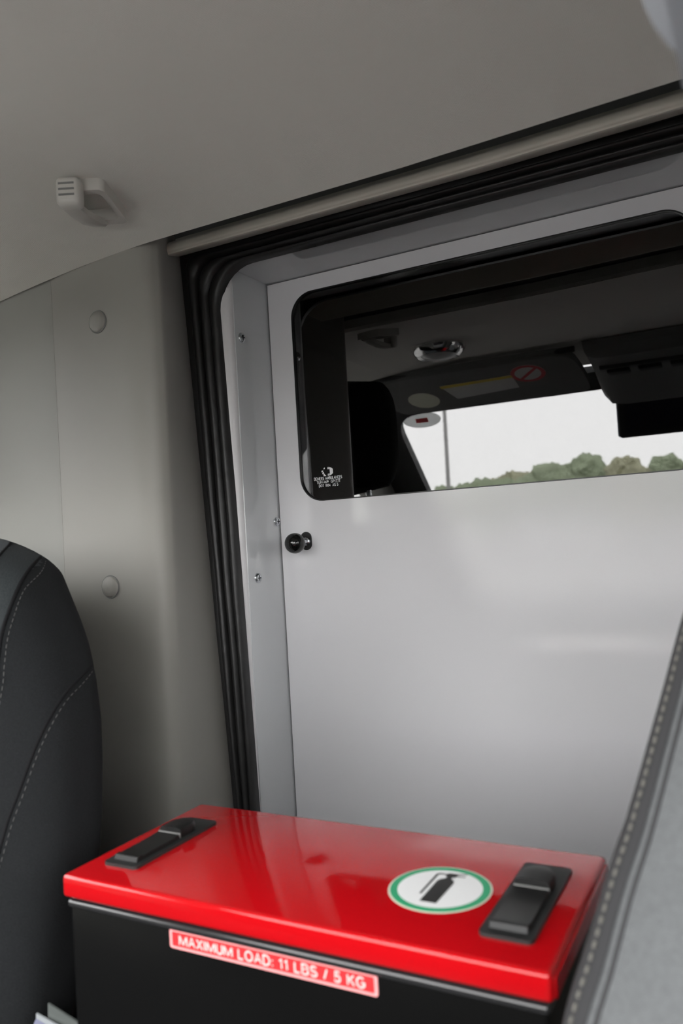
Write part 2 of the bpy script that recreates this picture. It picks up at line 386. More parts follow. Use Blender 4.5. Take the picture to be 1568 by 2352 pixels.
# jambs and soffit: thin folded plates standing forward from the partition
def jamb(): return rbox(JX-0.004, JX, 0.9125, 1.016, FZ, TZ+0.004, 0.0012, 2)
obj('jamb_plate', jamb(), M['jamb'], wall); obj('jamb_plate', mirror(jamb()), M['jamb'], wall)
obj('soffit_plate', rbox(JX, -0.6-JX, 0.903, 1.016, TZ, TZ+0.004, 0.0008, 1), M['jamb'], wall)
def jamb_edge():
    prof = [(-0.664, 0.899), (-0.652, 0.8975), (-0.645, 0.899), (-0.640, 0.9025), (-0.6375, 0.907), (-0.6372, 0.914), (-0.6372, 0.93)]
    sp = smooth_path([(a, b, 0) for a, b in prof], 4)
    return grid([[(p.x, p.y, z) for p in sp] for z in (FZ, -0.4, 0.0, 0.3, TZ)])
obj('jamb_edge', jamb_edge(), M['edge'], wall); obj('jamb_edge', mirror(jamb_edge()), M['edge'], wall)
def screw_geo(c, ax, r):
    c = Vector(c); ax = Vector(ax)
    head = lathe([(0, r), (r*0.22, r*0.98), (r*0.40, r*0.75), (r*0.48, r*0.45), (r*0.5, 0)], c, ax, 20)
    return head
def screw(c, ax, r):
    s = obj('screw', screw_geo(c, ax, r), M['steel'], wall)
    u, w = frame_of(Vector(ax)); c = Vector(c); ax = Vector(ax)
    cr = []
    for a, b in ((u, w), (w, u)):
        vs_ = []
        for k in (0.36, 0.53):
            for i, j in ((-1, -1), (1, -1), (1, 1), (-1, 1)):
                vs_.append(c + ax*r*k + a*i*r*0.5 + b*j*r*0.10)
        cr.append((vs_, [[0, 1, 2, 3], [4, 5, 6, 7], [0, 1, 5, 4], [1, 2, 6, 5], [2, 3, 7, 6], [3, 0, 4, 7]]))
    obj('cross_recess', join(*cr), M['dark_hole'], s, smooth=False)
screw((JX, 0.927, 0.2908), (1, 0, 0), 0.0072)
screw((JX, 0.9346, -0.0487), (1, 0, 0), 0.0072)
screw((JX, 0.9925, 0.0306), (1, 0, 0), 0.0066)

# the tinted window in the partition
w1 = struct(obj('window_1', plate(rrect(WX0+0.0008, WX1-0.0008, WZ0+0.0008, WZ1-0.0008, 0.0352, 10), [], lambda a, b, t: (a, 1.003 + t, b), 0.004), M['tint'], smooth=False),
            'dark tinted pane with rounded corners in the white partition', 'window')
obj('gasket', plate(win, [rrect(WX0+0.0016, WX1-0.0016, WZ0+0.0016, WZ1-0.0016, 0.0344, 10)], lambda a, b, t: (a, 0.9995 + t, b), 0.006), M['gasket'], w1, smooth=False)
def on_pane(cx, cz, sh=0.0):
    return lambda a, b, t: (cx + a, 1.0029 - t, cz + b + sh*a)
obj('lettering', text_geo('DEMERS AMBULANCES', 0.0455, 0.0046, on_pane(-0.5516, 0.0878), 0.0002), M['print'], w1, smooth=False)
obj('lettering', text_geo('TUFFAK\u00ae  GP177T', 0.0385, 0.0044, on_pane(-0.5510, 0.0824), 0.0002), M['print'], w1, smooth=False)
obj('lettering', text_geo('DOT 1004  AS 5', 0.0312, 0.0042, on_pane(-0.5513, 0.0774), 0.0002), M['print'], w1, smooth=False)
# emblem: striped letter D with a broken cross on its left
em = []
def quad2(pts, cx=-0.5519, cz=0.0972, s=0.0125):
    return plate([(a*s, b*s) for a, b in pts], [], on_pane(cx, cz), 0.0002)
for k in range(7):
    x0 = 0.02 + k*0.10; x1 = x0 + 0.062; xm = x0 + 0.03
    h = 0.5*math.sqrt(max(0.05, 1-((xm-0.05)/0.72)**2))
    if k < 3:
        em.append(quad2([(x0, h-0.24), (x1, h-0.24), (x1+0.03, h), (x0+0.03, h)])); em.append(quad2([(x0, -h), (x1, -h), (x1+0.02, -h+0.24), (x0+0.02, -h+0.24)]))
    else:
        em.append(quad2([(x0, -h), (x1+0.03, -h), (x1+0.03, h), (x0, h)]))
em.append(quad2([(-0.52, 0.30), (-0.36, 0.30), (-0.30, 0.48), (-0.40, 0.48)])); em.append(quad2([(-0.80, -0.02), (-0.60, -0.02), (-0.55, 0.16), (-0.74, 0.16)]))
em.append(quad2([(-0.70, -0.26), (-0.50, -0.26), (-0.46, -0.04), (-0.62, -0.04)])); em.append(quad2([(-0.52, -0.50), (-0.22, -0.50), (-0.18, -0.38), (-0.40, -0.38), (-0.34, -0.24), (-0.52, -0.24)]))
obj('emblem', join(*em), M['print'], w1, smooth=False)

# ------------------------------------------------------------------ rubber weatherstrip around the opening
def seal_pt(t, s_side, z=None):
    xo = -0.6905 - 0.0578*(z-0.0087); xi = -0.6395 - 0.027*z
    return xo + (xi-xo)*t
def seal_path(t, n_arc=8):
    zt = 0.4135 + (0.381-0.4135)*t
    r = 0.004 + 0.052*max(0, (t-0.2)/0.8)**0.8 if t > 0.2 else 0.004
    pts = []
    for k in range(13):
        z = FZ + (zt - r - FZ)*k/12; pts.append((seal_pt(t, 0, z), z))
    xs = pts[-1][0]
    for k in range(1, n_arc+1):
        a = PI/2*k/n_arc; pts.append((xs + r*(1-math.cos(a)), zt - r + r*math.sin(a)))
    for k in range(1, 9):
        pts.append((xs + r + (-0.30-xs-r)*k/8, zt))
    return pts + [(-0.6-x, z) for x, z in reversed(pts[:-1])]
def seal_strip(t0, t1, bulge, n=8, y0=0.889, y1=0.894):
    rows = []
    for i in range(n+1):
        f = i/n; t = t0 + (t1-t0)*f; b = bulge*math.sqrt(max(0.0, 1-(2*f-1)**2))
        y = y0 + (y1-y0)*t - b
        rows.append([(x, y + 0.0009*math.sin(7*t+23*z+9*x), z) for x, z in seal_path(t)])
    back = [[(p[0], 0.901, p[2]) for p in rows[0]]]; front = [[(p[0], 0.901, p[2]) for p in rows[-1]]]
    return grid(back + rows + front)
seal = thing('door_seal', 'black ribbed rubber weatherstrip framing the white partition opening', 'weatherstrip', (-0.30, 0.895, FZ))
obj('flange', seal_strip(0.0, 0.27, 0.0012), M['rubber'], seal)
obj('rib', seal_strip(0.27, 0.50, 0.008), M['rubber'], seal)
obj('rib', seal_strip(0.56, 0.80, 0.010), M['rubber'], seal)
obj('rib', seal_strip(0.78, 1.0, 0.007), M['rubber'], seal)
obj('groove', seal_strip(0.49, 0.57, -0.004), M['rubber'], seal)

# ------------------------------------------------------------------ pillar trims, side panels, header rail
def pillar_geo():
    rows = []
    for k in range(25):
        z = FZ + (0.425-FZ)*k/24
        xr = -0.7117 - 0.0578*(z-0.412) + 0.002
        flare = 0.0015*math.sin(5*z+1)
        pr = [(-0.801, 0.760), (-0.801, 0.741), (-0.7995, 0.7395), (-0.76, 0.738), (-0.70, 0.737), (-0.672, 0.7365), (-0.655, 0.7385), (-0.6435, 0.744), (-0.6385, 0.754), (-0.6395, 0.768)]
        pr = [(a, b + flare) for a, b in pr] + [((-0.6395+xr)/2 + 0.002, 0.83), (xr, 0.893)]
        sp = smooth_path([(a, b, z) for a, b in pr], 3)
        rows.append(sp)
    return grid(rows)
for nm, mir, who in (('trim_1', False, 'left'), ('trim_2', True, 'right')):
    g = pillar_geo()
    t1 = struct(obj(nm, mirror(g) if mir else g, M['pillar'], sharp=60), 'taupe moulded pillar trim on the %s of the partition opening' % who, 'pillar trim')
    for cz in (0.2885, -0.0432):
        c = (-0.7215, 0.7378, cz)
        cap = lathe([(-0.001, 0.0133), (0.0012, 0.0130), (0.0030, 0.0112), (0.0042, 0.0065), (0.0046, 0.0)], c, (0, -1, 0), 28)
        gv = lathe([(0.0001, 0.0146), (0.0007, 0.0142), (0.0007, 0.0130), (-0.001, 0.0129)], c, (0, -1, 0), 28)
        cp = obj('cap', mirror(cap) if mir else cap, M['pillar'], t1); obj('cap_rim', mirror(gv) if mir else gv, M['grey_trim'], cp)
def side_trim():
    rows = []
    for k in range(13):
        z = FZ + (0.425-FZ)*k/12
        rows.append([Vector(p) for p in ((-0.8025, 0.765, z), (-0.8025, 0.7435, z), (-0.86, 0.742, z), (-0.94, 0.738, z), (-1.03, 0.728, z), (-1.08, 0.71, z), (-1.104, 0.68, z), (-1.1105, 0.62, z))])
    return grid(rows)
for nm, mir, who in (('trim_3', False, 'left'), ('trim_4', True, 'right')):
    g = side_trim()
    struct(obj(nm, mirror(g) if mir else g, M['panel'], sharp=60), 'taupe plastic corner panel beside the %s pillar trim' % who, 'side panel')
# header rail above the opening
prof = [(0.872, 0.430), (0.845, 0.412), (0.815, 0.400), (0.804, 0.3935), (0.7985, 0.3895), (0.7965, 0.3855), (0.797, 0.3815), (0.800, 0.3790), (0.806, 0.3785), (0.845, 0.3935), (0.870, 0.4035), (0.8875, 0.4115), (0.8895, 0.416)]
sp = smooth_path([(0, a, b) for a, b in prof], 4)
rail = grid([[(x, p.y, p.z + (0.004*max(0, (x+0.25)/0.25) if x < 0.05 else 0.004)) for p in sp] for x in [-0.735 + 0.87*i/24 for i in range(25)]])
struct(obj('trim_5', rail, M['rail'], sharp=60), 'beige rounded header rail between headliner and black weatherstrip', 'trim rail')

# ------------------------------------------------------------------ black ball knob on the partition
kn = thing('ball_knob', 'black ball knob on a steel stem beside the white jamb', 'knob', (-0.590, 1.0, -0.003))
bc = Vector((-0.5905, 0.9655, -0.003)); rb = 0.0147
ball = [(-rb*math.cos(PI*k/20), rb*math.sin(PI*k/20)) for k in range(21)]
obj('ball', lathe(ball, bc, (0, -1, 0), 36), M['black_ball'], kn)
obj('stem', lathe([(-0.012, 0.0045), (0.0, 0.0045), (0.001, 0.0058), (0.006, 0.0058), (0.007, 0.0042), (0.024, 0.0042)], (-0.5895, 1.0, -0.0015), (0, -1, 0), 20), M['steel'], kn)
obj('slot_plate', plate(rrect(-0.5995, -0.5835, -0.0130, 0.0115, 0.0078, 8), [], lambda a, b, t: (a, 0.9995 - t, b), 0.0006), M['dark_hole'], kn, smooth=False)
bx = obj('slot_lip', plate(rrect(-0.6005, -0.5825, -0.0140, 0.0125, 0.0088, 8), [rrect(-0.5995, -0.5835, -0.0130, 0.0115, 0.0078, 8)], lambda a, b, t: (a, 0.9998 - t, b), 0.0013), M['gasket'], kn, smooth=False)

# ------------------------------------------------------------------ red-lidded black storage box between the seats
BX0, BX1, BY0, BY1, LZ = -0.445, -0.1085, 0.395, 0.549, -0.220
box = thing('storage_box', 'black steel storage box with a glossy red lid between the seats', 'storage box', ((BX0+BX1)/2, (BY0+BY1)/2, -0.56))
obj('body', rbox(BX0+0.004, BX1-0.004, BY0+0.0035, BY1-0.003, -0.56, -0.2385, 0.002, 3), M['black_box'], box)
obj('rim', rbox(BX0+0.0025, BX1-0.0025, BY0+0.0015, BY1-0.002, -0.2425, -0.2372, 0.0022, 4), M['rim_black'], box)
lid = obj('lid', rbox(BX0, BX1, BY0, BY1, -0.2355, LZ, 0.0030, 4), M['red'], box)
obj('lid_end_fold', rbox(BX1-0.0008, BX1+0.0012, BY0+0.004, BY1-0.004, -0.2345, LZ-0.0035, 0.0006, 1), M['red'], box)
def latch(x0, x1, y0, y1):
    z = LZ
    la = obj('latch', plate(rrect(x0, x1, y0, y1, 0.0035, 5), [], lambda a, b, t: (a, b, z + t), 0.0022), M['black_plastic_grey'], box, sharp=30)
    i = 0.0042; xm0, xm1 = x0+i, x1-i; L = y1-y0
    # lever: long flat paddle with a raised lip at its near end
    rows = []
    for f, h in ((0.07, 0.0022), (0.085, 0.0052), (0.12, 0.0054), (0.15, 0.0044), (0.45, 0.0048), (0.562, 0.0054), (0.567, 0.0022)):
        y = y0 + L*f; rows.append([(xm0, y, z+0.002), (xm0+0.0006, y, z+h), (xm1-0.0006, y, z+h), (xm1, y, z+0.002)])
    obj('lever', grid(rows), M['black_plastic'], la, sharp=25)
    obj('hinge_strip', rbox(xm0+0.0003, xm1-0.0003, y0+L*0.566, y0+L*0.580, z+0.002, z+0.0060, 0.0003, 1), M['grey_trim'], la)
    # thumb pad: half-round domed end
    cx = (xm0+xm1)/2; hw = (xm1-xm0)/2; V = []
    ring = []
    for lev, s in ((0.0020, 1.0), (0.0066, 0.98), (0.0085, 0.90), (0.0094, 0.6), (0.0096, 0.2)):
        r = [(cx-hw*s, y0+L*0.585, z+lev)]
        for k in range(17):
            a = PI - PI*k/16; r.append((cx + hw*s*math.cos(a), y0 + L*0.70 + hw*1.25*s*math.sin(a), z+lev))
        r.append((cx+hw*s, y0+L*0.585, z+lev)); ring.append(r)
    g = grid(ring, False, True); n = len(ring[0]); g[1].append([(len(ring)-1)*n + k for k in range(n)])
    obj('thumb_pad', g, M['black_plastic'], la, sharp=35)
latch(-0.4295, -0.3995, 0.4185, 0.5125)
latch(-0.1540, -0.1235, 0.4180, 0.5165)
# round extinguisher sticker
SX, SY, SR = -0.1935, 0.4645, 0.0322
def disc(r, z0, n=56, inner=0.0, cx=SX, cy=SY):
    c = [(cx + r*math.cos(2*PI*k/n), cy + r*math.sin(2*PI*k/n)) for k in range(n)]
    h = [[(cx + inner*math.cos(2*PI*k/n), cy + inner*math.sin(2*PI*k/n)) for k in range(n)]] if inner else []
    return plate(c, h, lambda a, b, t: (a, b, LZ + z0 + t), 0.00016)
st = obj('sticker', disc(SR, 0.0001), M['stk_cream'], box, smooth=False)
obj('green_ring', disc(SR-0.0013, 0.0003, inner=SR-0.0058), M['stk_green'], st, smooth=False)
obj('white_field', disc(SR-0.0058, 0.0003), M['stk_white'], st, smooth=False)
def ic(pts): return plate(pts, [], lambda a, b, t: (a, b, LZ + 0.00048 + t), 0.00014)
bottle = [(-0.1990, 0.4447), (-0.1885, 0.4447), (-0.1880, 0.4740), (-0.1890, 0.4768), (-0.1915, 0.4790), (-0.1915, 0.4815), (-0.1950, 0.4815), (-0.1950, 0.4790), (-0.1978, 0.4768), (-0.1990, 0.4740)]
valve = [(-0.1962, 0.4815), (-0.1900, 0.4815), (-0.1890, 0.4845), (-0.1910, 0.4868), (-0.1955, 0.4868), (-0.1966, 0.4845)]
nozz = [(-0.1900, 0.4832), (-0.1838, 0.4838), (-0.1838, 0.4845), (-0.1900, 0.4843)]
nozz2 = [(-0.1905, 0.4858), (-0.1838, 0.4880), (-0.1842, 0.4888), (-0.1910, 0.4868)]
hose = [(-0.1955, 0.4852), (-0.2010, 0.4852), (-0.2030, 0.4832), (-0.2030, 0.4540), (-0.2016, 0.4540), (-0.2014, 0.4824), (-0.2004, 0.4838), (-0.1955, 0.4840)]
obj('extinguisher_print', join(ic(bottle), ic(valve), ic(nozz), ic(nozz2), ic(hose)), M['stk_black'], st, smooth=False)
# maximum-load label on the front face
FY = BY0 + 0.0035
def fr(a, b, t): return (a, FY - t, b)
lb = obj('load_label', plate(rrect(-0.3535, -0.2065, -0.25375, -0.24175, 0.0016, 5), [], lambda a, b, t: fr(a, b, t), 0.0003), M['label_pink'], box, smooth=False)
obj('label_field', plate(rrect(-0.3515, -0.2085, -0.25220, -0.24330, 0.0008, 4), [], lambda a, b, t: fr(a, b, 0.0003+t), 0.0001), M['label_red'], lb, smooth=False)
obj('lettering', text_geo('MAXIMUM LOAD: 11 LBS / 5 KG', 0.1310, 0.0066, lambda a, b, t: fr(-0.2800 + a, -0.24775 + b, 0.0004 + t), 0.0001, t=0.155), M['label_text'], lb, smooth=False)
cons = thing('center_console', 'dark moulded floor console under the red lidded storage box', 'console', (-0.2768, 0.40, FZ))
obj('body', rbox(-0.44, -0.114, 0.15, 0.60, FZ, -0.562, 0.012, 3), M['dark_trim'], cons)
obj('top_mat', rbox(-0.43, -0.124, 0.16, 0.59, -0.562, -0.560, 0.0008, 1), M['floor'], cons)

# ------------------------------------------------------------------ coat hook on the headliner
hk = thing('coat_hook', 'taupe plastic coat hook with a ribbed tip on the headliner', 'hook', (-0.625, 0.64, 0.39))
hz = ceil_z(-0.625, 0.64)
ang = math.radians(20); tilt = -0.17
def hkp(p):     # local hook frame -> layout: a across, b back, c down from the headliner
    a, b, c = p; x = a*math.cos(ang) - b*math.sin(ang); y = a*math.sin(ang) + b*math.cos(ang)
    return Vector((-0.625 + x, 0.640 + y, hz - c + tilt*y))
def hkg(g): return [hkp(v) for v in g[0]], g[1]
o_ = rrect(-0.0275, 0.0275, -0.033, 0.033, 0.008, 6); h_ = rrect(-0.020, 0.021, -0.026, 0.024, 0.007, 6)
obj('base_plate', hkg(plate(o_, [h_], lambda a, b, t: (a, b, -0.004 + t), 0.017)), M['hook'], hk, sharp=50)
obj('pocket', hkg(plate(rrect(-0.022, 0.023, -0.028, 0.026, 0.007, 6), [], lambda a, b, t: (a, b, -0.006 + t), 0.003)), M['hook'], hk, sharp=50)
arm_rows = []
for k in range(13):
    f = k/12; b = 0.031 - 0.067*f; c = 0.012 + 0.018*math.sin(PI/2*f); a = -0.006 - 0.002*f; w_ = 0.0095; th = 0.0045
    arm_rows.append([(a-w_, b, c-th), (a-w_, b, c+th*0.5), (a-w_+0.003, b, c+th), (a+w_-0.003, b, c+th), (a+w_, b, c+th*0.5), (a+w_, b, c-th)])
ag = grid(arm_rows, False, True); ag[1].extend([list(range(6)), [72+k for k in range(6)]])
obj('arm', hkg(ag), M['hook'], hk, sharp=50)
tp = obj('tip', hkg(rbox(-0.0195, 0.0070, -0.047, -0.031, 0.004, 0.0345, 0.0058, 4)), M['hook'], hk, sharp=60)
for k in range(3):
    zc = 0.0125 + 0.0060*k
    obj('grip_groove', hkg(rbox(-0.0150, 0.0020, -0.0474, -0.0462, zc-0.0010, zc+0.0010)), M['grey_trim'], tp, smooth=False)

# ------------------------------------------------------------------ seats
def sec_pt(S, z, th):
    cx, tab, cy, hd, n = S
    hw = sum(interp(tab, min(tab[-1][0], z + k*0.0045))*w for k, w in ((-2, .12), (-1, .22), (0, .32), (1, .22), (2, .12))); d = hd
    c, s = math.cos(th), math.sin(th); top = tab[-1][0]
    q = min(1.0, max(0.0, (top - z)/0.05)); d = hd*(0.30 + 0.70*math.sqrt(q))
    return Vector((cx + hw*math.copysign(abs(c)**(2/n), c), cy(z) + d*math.copysign(abs(s)**(2/n), s), z))
SL = (-0.80, [(-0.60, 0.262), (-0.45, 0.275), (-0.30, 0.288), (-0.252, 0.2927), (-0.218, 0.290), (-0.183, 0.285), (-0.148, 0.2778), (-0.115, 0.2664), (-0.084, 0.2519), (-0.061, 0.2362),
              (-0.0365, 0.2167), (-0.0153, 0.2003), (0.0004, 0.1776), (0.0178, 0.1315), (0.0269, 0.0893), (0.034, 0.03)], lambda z: 0.525+0.22*z, 0.07, 3.0)
SR_ = (0.18, [(-0.60, 0.262), (-0.45, 0.272), (-0.30, 0.276), (-0.219, 0.2755), (-0.191, 0.2653), (-0.164, 0.2574), (-0.142, 0.2489), (-0.116, 0.2411), (-0.081, 0.2307), (-0.050, 0.2222),
              (-0.02, 0.208), (0.0, 0.18), (0.0178, 0.1315), (0.0269, 0.0893), (0.034, 0.03)], lambda z: 0.49+0.55*max(z, -0.30), 0.06, 3.0)
NT = 288
NZ = 150; ROWS = {}
def seat_rows(S):
    if id(S) not in ROWS:
        zs = [S[1][0][0] + (0.034 - S[1][0][0])*(1-(1-k/NZ)**1.5) for k in range(NZ+1)]
        ROWS[id(S)] = zs, [[sec_pt(S, z, 2*PI*i/NT) for i in range(NT)] for z in zs]
    return ROWS[id(S)]
def seat_shell(S, keep):
    zs, R = seat_rows(S); V = [p for r in R for p in r]; F = []
    for j in range(len(R)-1):
        for i in range(NT):
            if keep(2*PI*(i+0.5)/NT, (zs[j]+zs[j+1])/2): F.append([j*NT+i, j*NT+(i+1) % NT, (j+1)*NT+(i+1) % NT, (j+1)*NT+i])
    if keep(3*PI/2, 0.034): F.append([(len(R)-1)*NT + i for i in range(NT)])
    used = sorted({k for f in F for k in f}); mp = {k: i for i, k in enumerate(used)}
    return [V[k] for k in used], [[mp[k] for k in f] for f in F]
def seam_pts(S, pts, off=0.0, n=80):
    """pts: (z, theta in degrees) along the upholstery"""
    out = []
    for z, th in pts:
        q = sec_pt(S, z, math.radians(th)); q2 = sec_pt(S, z, math.radians(th+2)); q3 = sec_pt(S, z+0.004, math.radians(th))
        nrm = (q2-q).cross(q3-q); nrm = nrm.normalized() if nrm.length > 0 else Vector((0, -1, 0))
        if nrm.dot(q - Vector((S[0], S[2](z), z))) < 0: nrm = -nrm
        out.append(q + nrm*off)
    return smooth_path(out, 8)

def stitches(path, length, gap, r):
    gs = []; acc = 0.0; seg = []; pos = [Vector(p) for p in path]; L = [0.0]
    for a, b in zip(pos, pos[1:]): L.append(L[-1] + (b-a).length)
    def at(s):
        for i in range(len(L)-1):
            if s <= L[i+1]: return pos[i].lerp(pos[i+1], (s-L[i])/max(1e-9, L[i+1]-L[i]))
        return pos[-1]
    s = gap
    while s + length < L[-1]:
        gs.append(tube([at(s), at(s+length*0.5), at(s+length)], [r*0.7, r, r*0.7], 5)); s += length + gap
    return join(*gs)
def seat_lower(parent, x0, x1, y0, y1, m1):
    obj('cushion', rbox(x0, x1, y0, y1, -0.58, -0.42, 0.045, 5), m1, parent)
    obj('base', rbox(x0+0.05, x1-0.05, y0+0.06, y1-0.05, FZ, -0.585, 0.01, 2), M['dark_trim'], parent)
def headrest(parent, cx, cy, z0, z1, hw, m1):
    R = []
    for k in range(17):
        f = k/16; z = z0 + (z1-z0)*f; s = (1-abs(2*f-1)**3.2)**(1/3.2) if 0 < f < 1 else 0.05
        R.append([(cx + hw*s**0.6*math.copysign(abs(math.cos(a))**0.6, math.cos(a)), cy + 0.056*s*math.copysign(abs(math.sin(a))**0.8, math.sin(a)), z) for a in [2*PI*i/40 for i in range(40)]])
    g = grid(R, False, True); g[1].extend([list(range(40)), [16*40+i for i in range(40)]])
    obj('headrest', g, m1, parent)
    for s in (-0.07, 0.07): obj('headrest_post', tube([(cx+s, cy+0.004, -0.02), (cx+s, cy+0.006, z0+0.03)], 0.006, 10), M['steel'], parent)

ls = thing('left_seat', 'charcoal cloth seat with dark bolster beside the pillar trim', 'seat', (-0.80, 0.40, FZ))
ls.name = 'passenger_seat'
LSEAM = [(-0.0015, 372), (-0.0121, 358.5), (-0.0271, 347.6), (-0.0490, 335.9), (-0.0659, 329.3), (-0.0868, 324.9), (-0.1140, 321.3), (-0.22, 312), (-0.35, 305), (-0.5, 302)]
LTOP = [(0.0150, 372), (0.0121, 363), (0.0020, 348.4), (-0.0102, 336.3), (-0.03, 322), (-0.06, 311), (-0.12, 303), (-0.25, 298), (-0.5, 294)]
def strip_of(th, z):       # 0 centre panel, 1 shoulder strip, 2 side bolster (left half mirrors the right)
    d = math.degrees(th) % 360; d = 540-d if 90 < d < 270 else d
    if d < 13: d += 360
    if 90 <= d < 180: d = 9999
    if d < 180: d = 372 if z < 0.012 else 9999
    if d == 9999: return 0 if z > 0.015 else (1 if z > -0.0015 else 2)
    a, b = interp(sorted(LTOP), z), interp(sorted(LSEAM), z)
    if z > 0.015 or d < a: return 0
    if z > -0.0015 or d < b: return 1
    return 2
obj('backrest', seat_shell(SL, lambda th, z: strip_of(th, z) == 2), M['seat_dark'], ls)
obj('shoulder_strip', seat_shell(SL, lambda th, z: strip_of(th, z) == 1), M['seat_mid'], ls)
obj('center_panel', seat_shell(SL, lambda th, z: strip_of(th, z) == 0), M['seat_grey'], ls)
obj('piping', tube(seam_pts(SL, LSEAM, 0.0004), 0.0016, 7), M['piping'], ls)
obj('piping', tube(seam_pts(SL, LTOP, 0.0002), 0.0012, 7), M['piping'], ls)
o = obj('stitching', stitches(seam_pts(SL, [(z-0.003, a+2.6) for z, a in LSEAM], 0.0003), 0.0036, 0.0024, 0.0005), M['thread'], ls); o['kind'] = 'stuff'
LSEAM2 = [(-0.1013, 372), (-0.1038, 366.6), (-0.1091, 360.5), (-0.1198, 353.9), (-0.1382, 343.7), (-0.1591, 336.6), (-0.1828, 331.4), (-0.2056, 327.0), (-0.2226, 324.9), (-0.2459, 322.2), (-0.35, 314), (-0.45, 310)]
obj('piping', tube(seam_pts(SL, LSEAM2, 0.0002), 0.0013, 7), M['piping'], ls)
o = obj('stitching', stitches(seam_pts(SL, [(z-0.004, a+1.5) for z, a in LSEAM2], 0.0003), 0.0034, 0.0026, 0.0004), M['thread'], ls); o['kind'] = 'stuff'
obj('added_shade_block', rbox(-1.05, -0.745, 0.52, 0.715, -0.60, -0.02, 0.05, 5), M['seat_dark'], ls)  # unseen block added behind the backrest, keeps door-window light off the lower pillar
seat_lower(ls, -1.02, -0.468, 0.0, 0.50, M['seat_dark'])
headrest(ls, -0.80, 0.50, 0.088, 0.335, 0.136, M['seat_dark'])

rs = thing('driver_seat', 'pale grey cloth seat with a stitched edge right of the red lid', 'seat', (0.18, 0.36, FZ))
obj('backrest', seat_shell(SR_, lambda th, z: True), M['seat_light'], rs)
RSE = [(0.0 - 0.016*k, 0) for k in range(29)]
def rpath(th, off): return seam_pts(SR_, [(z, th) for z, _ in RSE], off)
def band(S, th0, th1, off, n=6):
    cols = [seam_pts(S, [(z, th0 + (th1-th0)*k/n) for z, _ in RSE], off) for k in range(n+1)]
    return grid(cols)
obj('edge_band', band(SR_, 176, 200, 0.0006), M['piping_grey'], rs)
obj('piping', tube(rpath(203, 0.0), 0.0012, 7), M['piping_grey'], rs)
o = obj('stitching', stitches(rpath(193.5, 0.0010), 0.0034, 0.0019, 0.0011), M['thread_light'], rs); o['kind'] = 'stuff'
seat_lower(rs, -0.095, 0.43, -0.06, 0.36, M['seat_light'])
headrest(rs, 0.19, 0.50, 0.088, 0.30, 0.13, M['seat_light'])

# folded striped sleeve standing between passenger seat and box
sl = thing('document_sleeve', 'pale striped plastic document sleeve on the charcoal seat by the box', 'document', (-0.49, 0.42, -0.42))
def sheet(x0, x1, ztop0, ztop1, y, dz, thick, n=8):
    rows = []
    for k in range(n+1):
        f = k/n; x = x0 + (x1-x0)*f; zt = ztop0 + (ztop1-ztop0)*f - 0.006*math.sin(PI*f)*0.3
        rows.append([(x, y + 0.006*math.sin(2*f), zt), (x + 0.001, y - 0.004 + 0.006*math.sin(2*f), zt - dz)])
    b = [[(p[0], p[1]+thick, p[2]) for p in reversed(r)] for r in rows]
    return grid([r + q for r, q in zip(rows, b)], False, True)
obj('back_sheet', sheet(-0.497, -0.462, -0.3335, -0.349, 0.423, 0.084, 0.0015), M['sleeve'], sl)
obj('front_sheet', sheet(-0.503, -0.466, -0.3390, -0.352, 0.417, 0.078, 0.0015), M['sheet'], sl)
for k in range(3):
    z0 = 0.0035 + 0.006*k
    obj('stripe', sheet(-0.5025-0.002*k, -0.467, -0.3390-z0, -0.352-z0, 0.4163-0.0005*k, 0.0028, 0.0004), M['blue_stripe'], sl)

# ------------------------------------------------------------------ forward cab: what the window reflects
dash = thing('dashboard', 'dark moulded dashboard under the windscreen', 'dashboard', (XM, -0.7, FZ))
dprof = smooth_path([(0, -0.945, -0.275), (0, -0.80, -0.245), (0, -0.60, -0.26), (0, -0.50, -0.30), (0, -0.47, -0.36), (0, -0.52, -0.50), (0, -0.60, -0.60)], 4)
obj('top_pad', grid([[(x, p.y, p.z) for p in dprof] for x in (XL, -0.7, -0.3, 0.1, XR)]), M['dark_trim'], dash)
obj('vent_panel', rbox(-0.40, -0.20, -0.475, -0.455, -0.46, -0.34, 0.006, 2), M['grey_trim'], dash)

dl = thing('dome_light', 'round chrome rimmed dome light on the headliner, mirrored in the dark window', 'lamp', (-0.62, 0.335, 0.42))
dz = ceil_z(-0.62, 0.335)
obj('rim', lathe([(0.0, 0.060), (0.010, 0.060), (0.020, 0.054), (0.026, 0.047), (0.024, 0.040), (0.010, 0.038)], (-0.62, 0.335, dz), (0, 0, -1), 36), M['chrome'], dl)
obj('lens', lathe([(0.010, 0.041), (0.024, 0.039), (0.030, 0.030), (0.033, 0.0)], (-0.62, 0.335, dz), (0, 0, -1), 36), M['lens'], dl)

sv = thing('sun_visor', 'dark cloth sun visor with stickers, mirrored in the partition window', 'sun visor', (-0.60, 0.05, 0.40))
def vis(a, t, d=0.0):      # visor plane hanging forward from the headliner
    return (a, 0.14 - 0.20*t - d*0.3, 0.412 - 0.060*t - d)
vo = [(-0.86, 0.10), (-0.82, 0.02), (-0.72, 0.0), (-0.45, 0.0), (-0.40, 0.03), (-0.372, 0.2), (-0.365, 0.80), (-0.38, 0.97), (-0.45, 1.0), (-0.55, 0.985), (-0.62, 0.95), (-0.70, 0.97), (-0.80, 1.0), (-0.88, 0.93), (-0.89, 0.5)]
vp = obj('panel', plate([tuple(p.xy) for p in smooth_path([(a, b, 0) for a, b in vo + [vo[0]]], 4)[:-1]], [], lambda a, b, t: vis(a, b, t), 0.018), M['visor_cloth'], sv, sharp=50)
def vst(pts, d=0.0184, th=0.0006): return plate(pts, [], lambda a, b, t: vis(a, b, d + t), th)
